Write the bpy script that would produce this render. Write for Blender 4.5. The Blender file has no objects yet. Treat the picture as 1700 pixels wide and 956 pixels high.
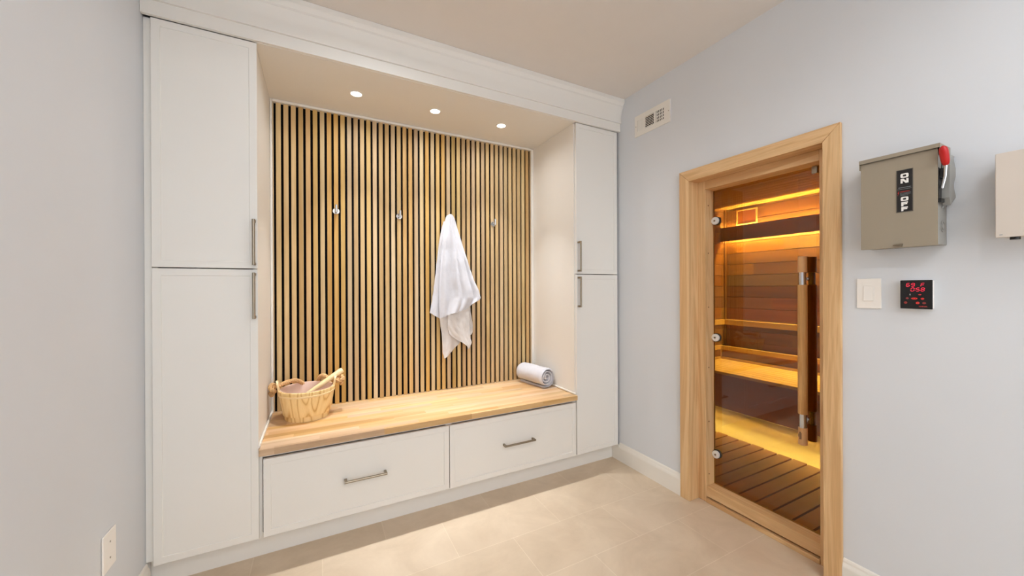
import bpy, bmesh, math, random
from mathutils import Vector, Matrix, Euler
from mathutils import noise as mnoise
random.seed(7)
PI = math.pi
sc = bpy.context.scene
C = sc.collection

# ------------------------------------------------------------------ camera
YAW, PITCH, ROLL = .4791, -.0015, -.0043
F = Vector((math.sin(YAW)*math.cos(PITCH), math.cos(YAW)*math.cos(PITCH), math.sin(PITCH)))
R = Vector((math.cos(YAW), -math.sin(YAW), 0)); U = R.cross(F)
R2 = math.cos(ROLL)*R + math.sin(ROLL)*U; U2 = -math.sin(ROLL)*R + math.cos(ROLL)*U
cam_d = bpy.data.cameras.new('camera'); cam = bpy.data.objects.new('camera', cam_d); C.objects.link(cam)
M = Matrix((R2, U2, -F)).transposed().to_4x4(); M.translation = Vector((-2.0774, -2.1827, 1.35))
cam.matrix_world = M
cam_d.sensor_width = 36; cam_d.lens = 36*615.71/1700; cam_d.clip_start = .02
sc.camera = cam

# ------------------------------------------------------------------ light and exposure
sc.view_settings.view_transform = 'Standard'; sc.view_settings.look = 'None'
sc.view_settings.gamma = 1; sc.view_settings.use_curve_mapping = False
sc.view_settings.exposure = 0.17
sc.cycles.max_bounces = 14; sc.cycles.diffuse_bounces = 8; sc.cycles.glossy_bounces = 5
sc.cycles.transparent_max_bounces = 12; sc.cycles.caustics_reflective = False; sc.cycles.caustics_refractive = False
sc.cycles.sample_clamp_indirect = 6
sc.cycles.use_denoising = True
w = bpy.data.worlds.new('world'); sc.world = w; w.use_nodes = True
w.node_tree.nodes['Background'].inputs[0].default_value = (.05, .05, .055, 1)
w.node_tree.nodes['Background'].inputs[1].default_value = .3
WARM = (.97, .985, 1); NEUT = (.93, .965, 1)
def spot(name, loc, power, size_deg, blend=.3, color=WARM, radius=.03):
    l = bpy.data.lights.new(name, 'SPOT'); l.energy = power; l.spot_size = math.radians(size_deg); l.spot_blend = blend
    l.color = color; l.shadow_soft_size = radius
    o = bpy.data.objects.new(name, l); o.location = loc; C.objects.link(o); return o
def area(name, loc, power, sx, sy, color=NEUT, rot=(0, 0, 0)):
    l = bpy.data.lights.new(name, 'AREA'); l.energy = power; l.shape = 'RECTANGLE'; l.size = sx; l.size_y = sy; l.color = color
    o = bpy.data.objects.new(name, l); o.location = loc; o.rotation_euler = rot; C.objects.link(o); return o
NICHE_X = (-1.870, -1.375, -.877); NICHE_Y = .29; SOFFIT = 2.55
def disc_light(name, loc, power, size, spread_deg, color):
    l = bpy.data.lights.new(name, 'AREA'); l.energy = power; l.shape = 'DISK'; l.size = size; l.spread = math.radians(spread_deg); l.color = color
    o = bpy.data.objects.new(name, l); o.location = loc; C.objects.link(o); return o
for x in NICHE_X:
    disc_light('niche_downlight', (x, NICHE_Y, SOFFIT-.006), 1.75, .06, 160, WARM)
    disc_light('niche_downlight_beam', (x, NICHE_Y, SOFFIT-.0065), 2.9, .055, 64, WARM)
spot('ceiling_spot_light', (-1.79, -.65, 2.77), 8, 165, .35, NEUT, .03)
spot('ceiling_spot_light', (-1.79, -2.75, 2.77), 17, 165, .35, NEUT, .06)
spot('ceiling_spot_light', (-.65, -2.75, 2.77), 17, 165, .35, NEUT, .06)
area('added_ceiling_fill', (-1.4, -3.2, 2.76), 20, 2.0, 2.0)  # broad soft fill added overhead behind the camera, no fixture there
area('added_rear_fill', (-1.4, -4.5, 1.6), 52, 2.2, 2.0, (.94, .97, 1), (-PI/2, 0, 0))  # cool fill added by the rear wall, which has no window

# ------------------------------------------------------------------ materials
def S(r, g, b):
    f = lambda c: c/12.92 if c <= .04045 else ((c+.055)/1.055)**2.4
    return (f(r/255), f(g/255), f(b/255), 1)
def nt(name):
    m = bpy.data.materials.new(name); m.use_nodes = True; t = m.node_tree
    return m, t, t.nodes, t.links, t.nodes['Principled BSDF']
def plain(name, col, rough=.5, metal=0, noise=.0, nscale=8, bump=0, bscale=200, spec=.5):
    m, t, N, L, P = nt(name)
    P.inputs['Base Color'].default_value = col; P.inputs['Roughness'].default_value = rough; P.inputs['Metallic'].default_value = metal
    P.inputs['Specular IOR Level'].default_value = spec
    tc = N.new('ShaderNodeTexCoord')
    n = N.new('ShaderNodeTexNoise'); n.inputs['Scale'].default_value = nscale; n.inputs['Detail'].default_value = 4
    L.new(tc.outputs['Object'], n.inputs['Vector'])
    r = N.new('ShaderNodeMapRange'); r.inputs[1].default_value = .3; r.inputs[2].default_value = .7
    r.inputs[3].default_value = 1-noise; r.inputs[4].default_value = 1+noise*.5; L.new(n.outputs[0], r.inputs[0])
    mx = N.new('ShaderNodeMix'); mx.data_type = 'RGBA'; mx.blend_type = 'MULTIPLY'; mx.inputs[0].default_value = 1
    mx.inputs[6].default_value = col; L.new(r.outputs[0], mx.inputs[7]); L.new(mx.outputs[2], P.inputs['Base Color'])
    if bump:
        b = N.new('ShaderNodeTexNoise'); b.inputs['Scale'].default_value = bscale; b.inputs['Detail'].default_value = 3
        L.new(tc.outputs['Object'], b.inputs['Vector'])
        bn = N.new('ShaderNodeBump'); bn.inputs['Strength'].default_value = bump; bn.inputs['Distance'].default_value = .003
        L.new(b.outputs[0], bn.inputs['Height']); L.new(bn.outputs[0], P.inputs['Normal'])
    return m
def wood(name, cols, axis='Z', across=9., ratio=.05, dist=1.0, fine=.12, rough=.45, plank=None, stave=None, rings=0, rscale=12, var=.25, hue=.0, seed=0., spec=.4, rpow=2., detail=6):
    """plank=(axis letter, width, offset): tone per plank; stave=(length): breaks planks along the grain."""
    m, t, N, L, P = nt(name)
    P.inputs['Roughness'].default_value = rough; P.inputs['Specular IOR Level'].default_value = spec
    tc = N.new('ShaderNodeTexCoord'); sep = N.new('ShaderNodeSeparateXYZ'); L.new(tc.outputs['Object'], sep.inputs[0])
    def math_(op, a, b=None, c=None):
        n = N.new('ShaderNodeMath'); n.operation = op
        for i, v in enumerate((a, b, c)):
            if v is None: continue
            if isinstance(v, (int, float)): n.inputs[i].default_value = v
            else: L.new(v, n.inputs[i])
        return n.outputs[0]
    rnd = None; off = None
    if plank:
        ax, wd, o0 = plank
        idx = math_('FLOOR', math_('DIVIDE', math_('SUBTRACT', sep.outputs['XYZ'.index(ax)], o0), wd))
        if stave:
            sh = math_('MULTIPLY', math_('FRACT', math_('MULTIPLY', idx, .6180339)), stave)
            j = math_('FLOOR', math_('DIVIDE', math_('ADD', sep.outputs['XYZ'.index(axis)], sh), stave))
            idx = math_('ADD', idx, math_('MULTIPLY', j, 17.31))
        wn = N.new('ShaderNodeTexWhiteNoise'); wn.noise_dimensions = '1D'; L.new(math_('ADD', idx, seed+.37), wn.inputs['W'])
        rnd = wn.outputs['Value']; off = math_('MULTIPLY', rnd, 37.)
    mp = N.new('ShaderNodeMapping'); s = [across]*3; s['XYZ'.index(axis)] = across*ratio; mp.inputs['Scale'].default_value = s
    mp.inputs['Location'].default_value = (seed, seed*1.7, seed*.6)
    L.new(tc.outputs['Object'], mp.inputs['Vector'])
    vec = mp.outputs[0]
    if off is not None:
        ad = N.new('ShaderNodeVectorMath'); ad.operation = 'ADD'; L.new(vec, ad.inputs[0]); cx = N.new('ShaderNodeCombineXYZ')
        for i in range(3): L.new(off, cx.inputs[i])
        L.new(cx.outputs[0], ad.inputs[1]); vec = ad.outputs[0]
    n1 = N.new('ShaderNodeTexNoise'); n1.inputs['Scale'].default_value = 1; n1.inputs['Detail'].default_value = detail
    n1.inputs['Roughness'].default_value = .6; n1.inputs['Distortion'].default_value = dist; L.new(vec, n1.inputs['Vector'])
    fac = n1.outputs[0]
    if rings:
        wv = math_('SINE', math_('MULTIPLY', n1.outputs[0], rscale*6.283))
        wv = math_('POWER', math_('MULTIPLY_ADD', wv, .5, .5), rpow)
        fac = math_('ADD', math_('MULTIPLY', fac, 1-rings), math_('MULTIPLY', wv, rings))
    rp = N.new('ShaderNodeValToRGB'); L.new(fac, rp.inputs[0]); e = rp.color_ramp.elements
    e[0].position, e[1].position = (.28, .72) if not rings else (.15, .85)
    e[0].color, e[1].color = cols[0], cols[-1]
    if len(cols) == 3: k = rp.color_ramp.elements.new(.5); k.color = cols[1]
    mp2 = N.new('ShaderNodeMapping'); s = [260]*3; s['XYZ'.index(axis)] = 6; mp2.inputs['Scale'].default_value = s; L.new(tc.outputs['Object'], mp2.inputs['Vector'])
    n2 = N.new('ShaderNodeTexNoise'); n2.inputs['Scale'].default_value = 1; n2.inputs['Detail'].default_value = 2; L.new(mp2.outputs[0], n2.inputs['Vector'])
    mr = N.new('ShaderNodeMapRange'); mr.inputs[1].default_value = .3; mr.inputs[2].default_value = .7; mr.inputs[3].default_value = 1-fine; mr.inputs[4].default_value = 1+fine*.4
    L.new(n2.outputs[0], mr.inputs[0])
    v = mr.outputs[0]
    if rnd is not None:
        v = math_('MULTIPLY', v, math_('MULTIPLY_ADD', rnd, var, 1-var*.62))
    mx = N.new('ShaderNodeMix'); mx.data_type = 'RGBA'; mx.blend_type = 'MULTIPLY'; mx.inputs[0].default_value = 1
    L.new(rp.outputs[0], mx.inputs[6]); L.new(v, mx.inputs[7]); out = mx.outputs[2]
    if hue and rnd is not None:
        hs = N.new('ShaderNodeHueSaturation'); L.new(out, hs.inputs['Color'])
        L.new(math_('MULTIPLY_ADD', math_('FRACT', math_('MULTIPLY', rnd, 7.13)), hue, .5-hue*.5), hs.inputs['Hue'])
        L.new(math_('MULTIPLY_ADD', math_('FRACT', math_('MULTIPLY', rnd, 13.7)), .35, .8), hs.inputs['Saturation']); out = hs.outputs[0]
    L.new(out, P.inputs['Base Color'])
    b = N.new('ShaderNodeBump'); b.inputs['Strength'].default_value = .12; b.inputs['Distance'].default_value = .002
    L.new(n2.outputs[0], b.inputs['Height']); L.new(b.outputs[0], P.inputs['Normal'])
    return m
def emit(name, col, strength):
    m = bpy.data.materials.new(name); m.use_nodes = True; t = m.node_tree
    P = t.nodes['Principled BSDF']; P.inputs['Base Color'].default_value = (0.02, .02, .02, 1)
    P.inputs['Emission Color'].default_value = col; P.inputs['Emission Strength'].default_value = strength
    return m
def tiles(name):
    m, t, N, L, P = nt(name)
    tc = N.new('ShaderNodeTexCoord'); mp = N.new('ShaderNodeMapping'); L.new(tc.outputs['Object'], mp.inputs['Vector'])
    mp.inputs['Location'].default_value = (.24+.305+6.1, 1.0225+.306*20, 0)
    br = N.new('ShaderNodeTexBrick'); L.new(mp.outputs[0], br.inputs['Vector'])
    br.offset = .5; br.inputs['Scale'].default_value = 1; br.inputs['Brick Width'].default_value = .61; br.inputs['Row Height'].default_value = .306
    br.inputs['Mortar Size'].default_value = .0017; br.inputs['Mortar Smooth'].default_value = .3; br.inputs['Bias'].default_value = 0
    br.inputs['Color1'].default_value = S(211, 194, 172); br.inputs['Color2'].default_value = S(203, 185, 161); br.inputs['Mortar'].default_value = S(220, 205, 184)
    n = N.new('ShaderNodeTexNoise'); n.inputs['Scale'].default_value = 3.2; n.inputs['Detail'].default_value = 9; n.inputs['Roughness'].default_value = .65; n.inputs['Distortion'].default_value = .6
    L.new(tc.outputs['Object'], n.inputs['Vector'])
    rp = N.new('ShaderNodeValToRGB'); L.new(n.outputs[0], rp.inputs[0]); e = rp.color_ramp.elements
    e[0].position = .32; e[1].position = .68; e[0].color = (.86, .82, .77, 1); e[1].color = (1.05, 1.04, 1.02, 1)
    mx = N.new('ShaderNodeMix'); mx.data_type = 'RGBA'; mx.blend_type = 'MULTIPLY'; mx.inputs[0].default_value = 1
    L.new(br.outputs[0], mx.inputs[6]); L.new(rp.outputs[0], mx.inputs[7]); L.new(mx.outputs[2], P.inputs['Base Color'])
    P.inputs['Roughness'].default_value = .42
    b = N.new('ShaderNodeBump'); b.inputs['Strength'].default_value = .25; b.inputs['Distance'].default_value = .001; b.invert = True
    L.new(br.outputs['Fac'], b.inputs['Height']); L.new(b.outputs[0], P.inputs['Normal'])
    return m
def tinted_glass(name, tint):
    m = bpy.data.materials.new(name); m.use_nodes = True; t = m.node_tree; N, L = t.nodes, t.links
    N.clear(); o = N.new('ShaderNodeOutputMaterial'); mx = N.new('ShaderNodeMixShader')
    tr = N.new('ShaderNodeBsdfTransparent'); tr.inputs[0].default_value = tint
    gl = N.new('ShaderNodeBsdfGlossy'); gl.inputs['Roughness'].default_value = 0; gl.inputs[0].default_value = (1, 1, 1, 1)
    fr = N.new('ShaderNodeFresnel'); fr.inputs[0].default_value = 1.52
    ge = N.new('ShaderNodeNewGeometry')
    inv = N.new('ShaderNodeMath'); inv.operation = 'SUBTRACT'; inv.inputs[0].default_value = 1; L.new(ge.outputs['Backfacing'], inv.inputs[1])
    mu = N.new('ShaderNodeMath'); mu.operation = 'MULTIPLY'; L.new(fr.outputs[0], mu.inputs[0]); L.new(inv.outputs[0], mu.inputs[1])
    m2 = N.new('ShaderNodeMath'); m2.operation = 'MULTIPLY'; m2.inputs[1].default_value = 1.25; L.new(mu.outputs[0], m2.inputs[0])
    L.new(m2.outputs[0], mx.inputs[0]); L.new(tr.outputs[0], mx.inputs[1]); L.new(gl.outputs[0], mx.inputs[2]); L.new(mx.outputs[0], o.inputs[0])
    return m

MT = {}
MT['blue'] = plain('pale_blue_wall_paint', S(214, 217, 221), .7, noise=.015, nscale=2, bump=.04, bscale=300, spec=.25)
MT['ceil'] = plain('ceiling_paint', S(222, 217, 212), .8, noise=.01, spec=.2)
MT['white'] = plain('cabinet_white_paint', S(230, 227, 221), .42, noise=.008, nscale=3, spec=.4)
MT['trim'] = plain('white_trim_paint', S(232, 228, 220), .4, noise=.01, nscale=3)
MT['tile'] = tiles('limestone_floor_tile')
MT['black'] = plain('black_felt', (.006, .005, .005, 1), .95, spec=.1)
MT['oak'] = wood('oak_slat', [S(178, 140, 86), S(199, 165, 111), S(211, 182, 134)], 'Z', 14, .04, 1.2, .10, .5, ('X', .0415, -2.3187-.0075), var=.28, hue=.013)
MT['butcher'] = wood('oak_butcher_block', [S(188, 148, 100), S(207, 171, 127), S(220, 189, 150)], 'X', 12, .04, 1., .08, .32, ('Y', .045, 0), .52, var=.22, hue=.012)
MT['cedar_casing_z'] = wood('light_cedar_upright', [S(194, 149, 100), S(217, 178, 129), S(227, 192, 145)], 'Z', 6, .05, .8, .07, .42, rings=.35, rscale=7)
MT['cedar_casing_y'] = wood('light_cedar_rail', [S(194, 149, 100), S(217, 178, 129), S(227, 192, 145)], 'Y', 6, .05, .8, .07, .42, rings=.35, rscale=7, seed=3)
MT['sauna_wall_y'] = wood('sauna_cedar_cladding', [S(112, 74, 46), S(142, 98, 62), S(162, 120, 80)], 'Y', 7, .05, 1., .1, .5, ('Z', .127, .083), 1.3, var=.6, hue=.03)
MT['sauna_wall_x'] = wood('sauna_cedar_cladding_side', [S(112, 74, 46), S(142, 98, 62), S(162, 120, 80)], 'X', 7, .05, 1., .1, .5, ('Z', .127, .083), 1.3, var=.6, hue=.03, seed=2)
MT['sauna_ceil'] = wood('sauna_cedar_ceiling', [S(146, 106, 64), S(176, 136, 88), S(194, 156, 108)], 'Y', 7, .05, 1., .1, .5, ('X', .09, 0), var=.2)
MT['aspen'] = wood('pale_bench_wood', [S(204, 166, 116), S(222, 190, 142), S(230, 202, 158)], 'Y', 8, .05, .8, .08, .5, ('X', .08, 1.48), var=.12)
MT['valance'] = wood('dark_cedar_board', [S(120, 66, 42), S(142, 82, 54), S(156, 94, 64)], 'Y', 6, .05, .8, .08, .5)
MT['duck'] = wood('duckboard_wood', [S(122, 50, 26), S(148, 70, 38), S(164, 88, 50)], 'X', 7, .05, .8, .08, .5, ('Y', .1, -.07), var=.2)
MT['pine'] = wood('pine_bucket_wood', [S(196, 150, 84), S(232, 200, 140), S(241, 214, 158)], 'Z', 9, .2, .3, .05, .45, rings=.6, rscale=9, rpow=.45, detail=1)
MT['pine_light'] = wood('pale_ladle_wood', [S(234, 206, 154), S(244, 222, 178)], 'X', 20, .08, .5, .05, .45)
MT['handle_wood'] = wood('turned_handle_wood', [S(176, 124, 66), S(206, 158, 98), S(216, 174, 116)], 'Z', 16, .06, 1., .14, .42, rings=.2, rscale=5)
MT['handle_cap'] = wood('pale_handle_cap_wood', [S(204, 152, 100), S(220, 174, 124)], 'Z', 20, .06, .6, .06, .45)
MT['nickel'] = plain('brushed_nickel', S(156, 144, 126), .3, 1, noise=.04, nscale=60)
MT['chrome'] = plain('polished_steel', S(205, 205, 205), .22, 1)
MT['towel'] = plain('white_terry_cloth', S(205, 205, 211), .95, noise=.03, nscale=40, bump=.35, bscale=420, spec=.1)
MT['towel_tail'] = plain('flat_woven_towel_side', S(210, 205, 202), .95, noise=.03, nscale=40, bump=.25, bscale=520, spec=.1)
MT['rope'] = plain('hemp_rope', S(206, 166, 118), .9, noise=.2, nscale=160, bump=.3, bscale=500, spec=.1)
MT['liner'] = plain('pinkish_plastic_liner', S(224, 198, 182), .4)
MT['taupe'] = plain('taupe_enclosure_paint', S(152, 141, 123), .42, noise=.02, nscale=6, spec=.4)
MT['grey_metal'] = plain('grey_painted_steel', S(150, 148, 142), .42, noise=.03, nscale=14)
MT['greige'] = plain('greige_box_paint', S(205, 195, 184), .45, noise=.015, nscale=8)
MT['label_black'] = plain('black_label', S(24, 20, 20), .4)
MT['label_edge'] = plain('label_border', S(92, 86, 76), .5)
MT['label_white'] = plain('white_print', S(236, 234, 230), .5)
MT['label_red'] = plain('red_print', S(196, 40, 34), .5)
MT['label_grey'] = plain('grey_print', S(130, 138, 142), .5)
MT['red'] = plain('red_plastic_grip', S(186, 18, 20), .38)
MT['black_plastic'] = plain('black_plastic', S(16, 14, 14), .3)
MT['dark'] = plain('duct_shade_paint', S(20, 17, 15), .8, spec=.1)
MT['plate'] = plain('white_switch_plastic', S(240, 235, 228), .38)
MT['panel_black'] = plain('gloss_black_panel', S(14, 12, 13), .22)
MT['led_red'] = emit('red_digit_glow', (1, .01, .06, 1), 1.1)
MT['icon_red'] = emit('red_icon_glow', (1, .02, .012, 1), .75)
MT['icon_dim'] = emit('dim_red_icon_glow', (.55, .03, .02, 1), .6)
MT['icon_white'] = emit('white_icon_glow', (.8, .7, .65, 1), .8)
MT['lens'] = emit('downlight_lens_glow', (1, .96, .88, 1), 5)
MT['led'] = emit('warm_led_strip', (1, .96, .58, 1), 420)
MT['led_low'] = emit('warm_led_strip_low', (1, .96, .58, 1), 40)
MT['glass'] = tinted_glass('bronze_tinted_glass', (.61, .50, .25, 1))
MT['cedar_plug'] = plain('brown_plug', S(122, 78, 40), .6)
MT['rubber'] = plain('black_gasket', S(18, 16, 15), .5)
MT['hinge_white'] = plain('pale_hinge_cap', S(226, 222, 216), .3)

# ------------------------------------------------------------------ mesh helpers
class MB:
    def __init__(s): s.bm = bmesh.new()
    def _merge(s, t):
        me = bpy.data.meshes.new('tmp'); t.to_mesh(me); t.free(); s.bm.from_mesh(me); bpy.data.meshes.remove(me); return s
    def box(s, x0, x1, y0, y1, z0, z1, bev=0, seg=2, rot=None):
        t = bmesh.new(); bmesh.ops.create_cube(t, size=1)
        cx, cy, cz = (x0+x1)/2, (y0+y1)/2, (z0+z1)/2
        for v in t.verts:
            v.co = Vector((v.co.x*abs(x1-x0), v.co.y*abs(y1-y0), v.co.z*abs(z1-z0)))
        if bev: bmesh.ops.bevel(t, geom=list(t.edges), offset=bev, segments=seg, profile=.5, affect='EDGES')
        mt = Matrix.Translation((cx, cy, cz))
        if rot is not None: mt = mt @ rot.to_4x4()
        bmesh.ops.transform(t, matrix=mt, verts=t.verts); return s._merge(t)
    def cyl(s, p0, p1, r, r2=None, seg=24, bev=0):
        p0, p1 = Vector(p0), Vector(p1); d = p1-p0; t = bmesh.new()
        bmesh.ops.create_cone(t, cap_ends=True, segments=seg, radius1=r, radius2=r if r2 is None else r2, depth=d.length)
        if bev:
            ed = [e for e in t.edges if len([f for f in e.link_faces if len(f.verts) > 4]) == 1]
            bmesh.ops.bevel(t, geom=ed, offset=bev, segments=2, profile=.5, affect='EDGES')
        q = d.to_track_quat('Z', 'Y').to_matrix().to_4x4()
        bmesh.ops.transform(t, matrix=Matrix.Translation((p0+p1)/2) @ q, verts=t.verts); return s._merge(t)
    def lathe(s, prof, centre=(0, 0, 0), axis=(0, 0, 1), seg=48, close=False):
        t = bmesh.new(); rows = []
        for (r, z) in prof:
            if r < 1e-6: rows.append([t.verts.new((0, 0, z))])
            else: rows.append([t.verts.new((r*math.cos(2*PI*k/seg), r*math.sin(2*PI*k/seg), z)) for k in range(seg)])
        pairs = list(zip(rows, rows[1:])) + ([(rows[-1], rows[0])] if close else [])
        for a, b in pairs:
            for k in range(seg):
                k2 = (k+1) % seg
                if len(a) == 1 and len(b) == 1: continue
                if len(a) == 1: t.faces.new((a[0], b[k2], b[k]))
                elif len(b) == 1: t.faces.new((a[k], a[k2], b[0]))
                else: t.faces.new((a[k], a[k2], b[k2], b[k]))
        bmesh.ops.recalc_face_normals(t, faces=t.faces)
        q = Vector(axis).to_track_quat('Z', 'Y').to_matrix().to_4x4()
        bmesh.ops.transform(t, matrix=Matrix.Translation(centre) @ q, verts=t.verts); return s._merge(t)
    def prism(s, pts, axis, a0, a1, bev=0):
        """pts: 2-D polygon in the two axes other than `axis`, extruded from a0 to a1"""
        t = bmesh.new(); i = 'XYZ'.index(axis)
        def mk(p, a): q = list(p); q.insert(i, a); return t.verts.new(q)
        A = [mk(p, a0) for p in pts]; B = [mk(p, a1) for p in pts]
        t.faces.new(A); t.faces.new(B[::-1])
        for k in range(len(pts)): t.faces.new((A[k], B[k], B[(k+1) % len(pts)], A[(k+1) % len(pts)]))
        bmesh.ops.recalc_face_normals(t, faces=t.faces)
        if bev: bmesh.ops.bevel(t, geom=list(t.edges), offset=bev, segments=2, profile=.5, affect='EDGES')
        return s._merge(t)
    def tube(s, pts, r, seg=12, cap=True, fn=None):
        pts = [Vector(p) for p in pts]; t = bmesh.new(); rings = []; n = len(pts); up = None; dist = 0
        for i, p in enumerate(pts):
            d = (pts[min(i+1, n-1)]-pts[max(i-1, 0)]).normalized()
            if up is None:
                up = d.orthogonal().normalized()
            up = (up-d*up.dot(d)).normalized(); sd = d.cross(up)
            if i: dist += (p-pts[i-1]).length
            rr = r(i/(n-1)) if callable(r) else r
            rings.append([t.verts.new(p+(up*math.cos(a)+sd*math.sin(a))*(rr*(fn(a, dist) if fn else 1))) for a in [2*PI*k/seg for k in range(seg)]])
        for a, b in zip(rings, rings[1:]):
            for k in range(seg): t.faces.new((a[k], a[(k+1) % seg], b[(k+1) % seg], b[k]))
        if cap: t.faces.new(rings[0][::-1]); t.faces.new(rings[-1])
        bmesh.ops.recalc_face_normals(t, faces=t.faces)
        return s._merge(t)
    def grid(s, fn, nu, nv, thick=0):
        t = bmesh.new(); V = [[t.verts.new(fn(u/nu, v/nv)) for u in range(nu+1)] for v in range(nv+1)]
        for v in range(nv):
            for u in range(nu): t.faces.new((V[v][u], V[v][u+1], V[v+1][u+1], V[v+1][u]))
        t.normal_update()
        if thick: bmesh.ops.solidify(t, geom=list(t.faces), thickness=thick)
        bmesh.ops.recalc_face_normals(t, faces=t.faces)
        return s._merge(t)
    def frame(s, axis, a0, a1, u0, u1, v0, v1, wd, bev=0):
        """rectangular frame in the plane normal to axis"""
        def b(p0, p1, q0, q1):
            d = {'X': (a0, a1, p0, p1, q0, q1), 'Y': (p0, p1, a0, a1, q0, q1)}[axis]; s.box(*d, bev=bev)
        b(u0, u1, v0, v0+wd); b(u0, u1, v1-wd, v1); b(u0, u0+wd, v0+wd, v1-wd); b(u1-wd, u1, v0+wd, v1-wd); return s
    def mesh(s, mtx): bmesh.ops.transform(s.bm, matrix=mtx, verts=s.bm.verts); return s

def origin(o):
    p = Vector((0, 0, 0))
    while o is not None: p += o.location; o = o.parent
    return p
def obj(name, mb, mat, parent=None, loc=None, ang=35, label=None):
    """link one mesh object; the builder works in world coordinates"""
    me = bpy.data.meshes.new(name); o = bpy.data.objects.new(name, me)
    base = Vector(loc) if loc is not None else Vector((0, 0, 0))
    if parent is not None: o.location = -origin(parent)      # mesh keeps world coordinates, so grain runs on
    elif loc is not None: bmesh.ops.translate(mb.bm, verts=mb.bm.verts, vec=-base)
    mb.bm.to_mesh(me); mb.bm.free()
    for p in me.polygons: p.use_smooth = True
    me.set_sharp_from_angle(angle=math.radians(ang))
    mats = mat if isinstance(mat, (list, tuple)) else [mat]
    for m in mats: me.materials.append(MT[m])
    C.objects.link(o)
    wn = o.modifiers.new('weighted_normal', 'WEIGHTED_NORMAL'); wn.keep_sharp = True; wn.weight = 100
    if parent is not None: o.parent = parent
    elif loc is not None: o.location = base
    if label: o['label'] = label
    return o
def tag(o, label, cat, group=None, kind=None):
    o['label'] = label; o['category'] = cat
    if group: o['group'] = group
    if kind: o['kind'] = kind
    return o
def thing(name, loc, label, cat, group=None, kind=None):
    o = bpy.data.objects.new(name, None); o.location = loc; o.empty_display_size = .05; C.objects.link(o)
    return tag(o, label, cat, group, kind)
def struct(name, mb, mat, label, cat, ang=35):
    return tag(obj(name, mb, mat, ang=ang), label, cat, kind='structure')
def dup(root, loc, label=None):
    r = root.copy(); C.objects.link(r); r.location = loc
    if label: r['label'] = label
    for ch in list(root.children):
        c = ch.copy(); C.objects.link(c); c.parent = r
        for g in list(ch.children):
            d = g.copy(); C.objects.link(d); d.parent = c
    return r
def text_mb(txt, size, mtx, depth=.0006, bold=0., sx=1.):
    cu = bpy.data.curves.new('text', 'FONT'); cu.body = txt; cu.size = size; cu.extrude = depth; cu.offset = bold
    cu.align_x = 'CENTER'; cu.align_y = 'CENTER'; cu.resolution_u = 4
    o = bpy.data.objects.new('text', cu); C.objects.link(o); bpy.context.view_layer.update()
    me = bpy.data.meshes.new_from_object(o.evaluated_get(bpy.context.evaluated_depsgraph_get()))
    bpy.data.objects.remove(o); mb = MB(); mb.bm.from_mesh(me); bpy.data.meshes.remove(me)
    bmesh.ops.transform(mb.bm, matrix=mtx @ Matrix.Diagonal((sx, 1, 1, 1)), verts=mb.bm.verts); return mb

# ------------------------------------------------------------------ room shell
XL, YB, ZC = -2.763, -4.6, 2.783      # left wall, rear wall, ceiling; right wall is x=0, niche back y=.65
OY0, OY1, OZ = -.626, -1.3278, 2.0147  # sauna opening
WT = .17
struct('floor', MB().box(XL-.1, 2.36, YB-.1, .75, -.08, 0), 'tile', 'beige limestone tile floor in running bond', 'floor')
struct('ceiling', MB().box(XL-.1, WT, YB-.1, .75, ZC, ZC+.08), 'ceil', 'plain off-white ceiling', 'ceiling')
struct('wall_left', MB().box(XL-.1, XL, YB, .75, 0, ZC), 'blue', 'pale blue-grey wall left of the cabinets', 'wall')
struct('wall_back', MB().box(XL, 0, .65, .75, 0, ZC), 'white', 'wall behind the cabinets and slats', 'wall')
struct('wall_rear', MB().box(XL-.1, WT, YB-.1, YB, 0, ZC), 'blue', 'pale blue wall at the far end of the room', 'wall')
wr = MB().box(0, WT, OY0, .75, 0, ZC).box(0, WT, YB, OY1, 0, ZC).box(0, WT, OY1, OY0, OZ, ZC)
struct('wall_right', wr, 'blue', 'pale blue-grey wall with the sauna door', 'wall')
def base_prof(s=1, x0=0.):   # profile (x, z) of the baseboard, x measured off the wall
    return [(0, 0), (.016, 0), (.016, .098), (.0135, .104), (.0135, .109), (.010, .118), (.008, .122), (.008, .130), (.004, .136), (0, .1373)]
bp = [(-.0005-x, z) for x, z in base_prof()]
bb = MB().prism(bp, 'Y', -.004, -.5605)
bb.box(-.0165, -.0005, -.004, .0695, 0, .118)
struct('baseboard_right', bb, 'trim', 'white moulded baseboard between cabinets and sauna door', 'baseboard')
struct('baseboard_front', MB().prism(bp, 'Y', -1.3936, YB), 'trim', 'white moulded baseboard right of the sauna door', 'baseboard')
struct('baseboard_left', MB().prism([(XL+.0005+x, z) for x, z in base_prof()], 'Y', .0145, YB), 'trim', 'white moulded baseboard on the left wall', 'baseboard')
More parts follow.
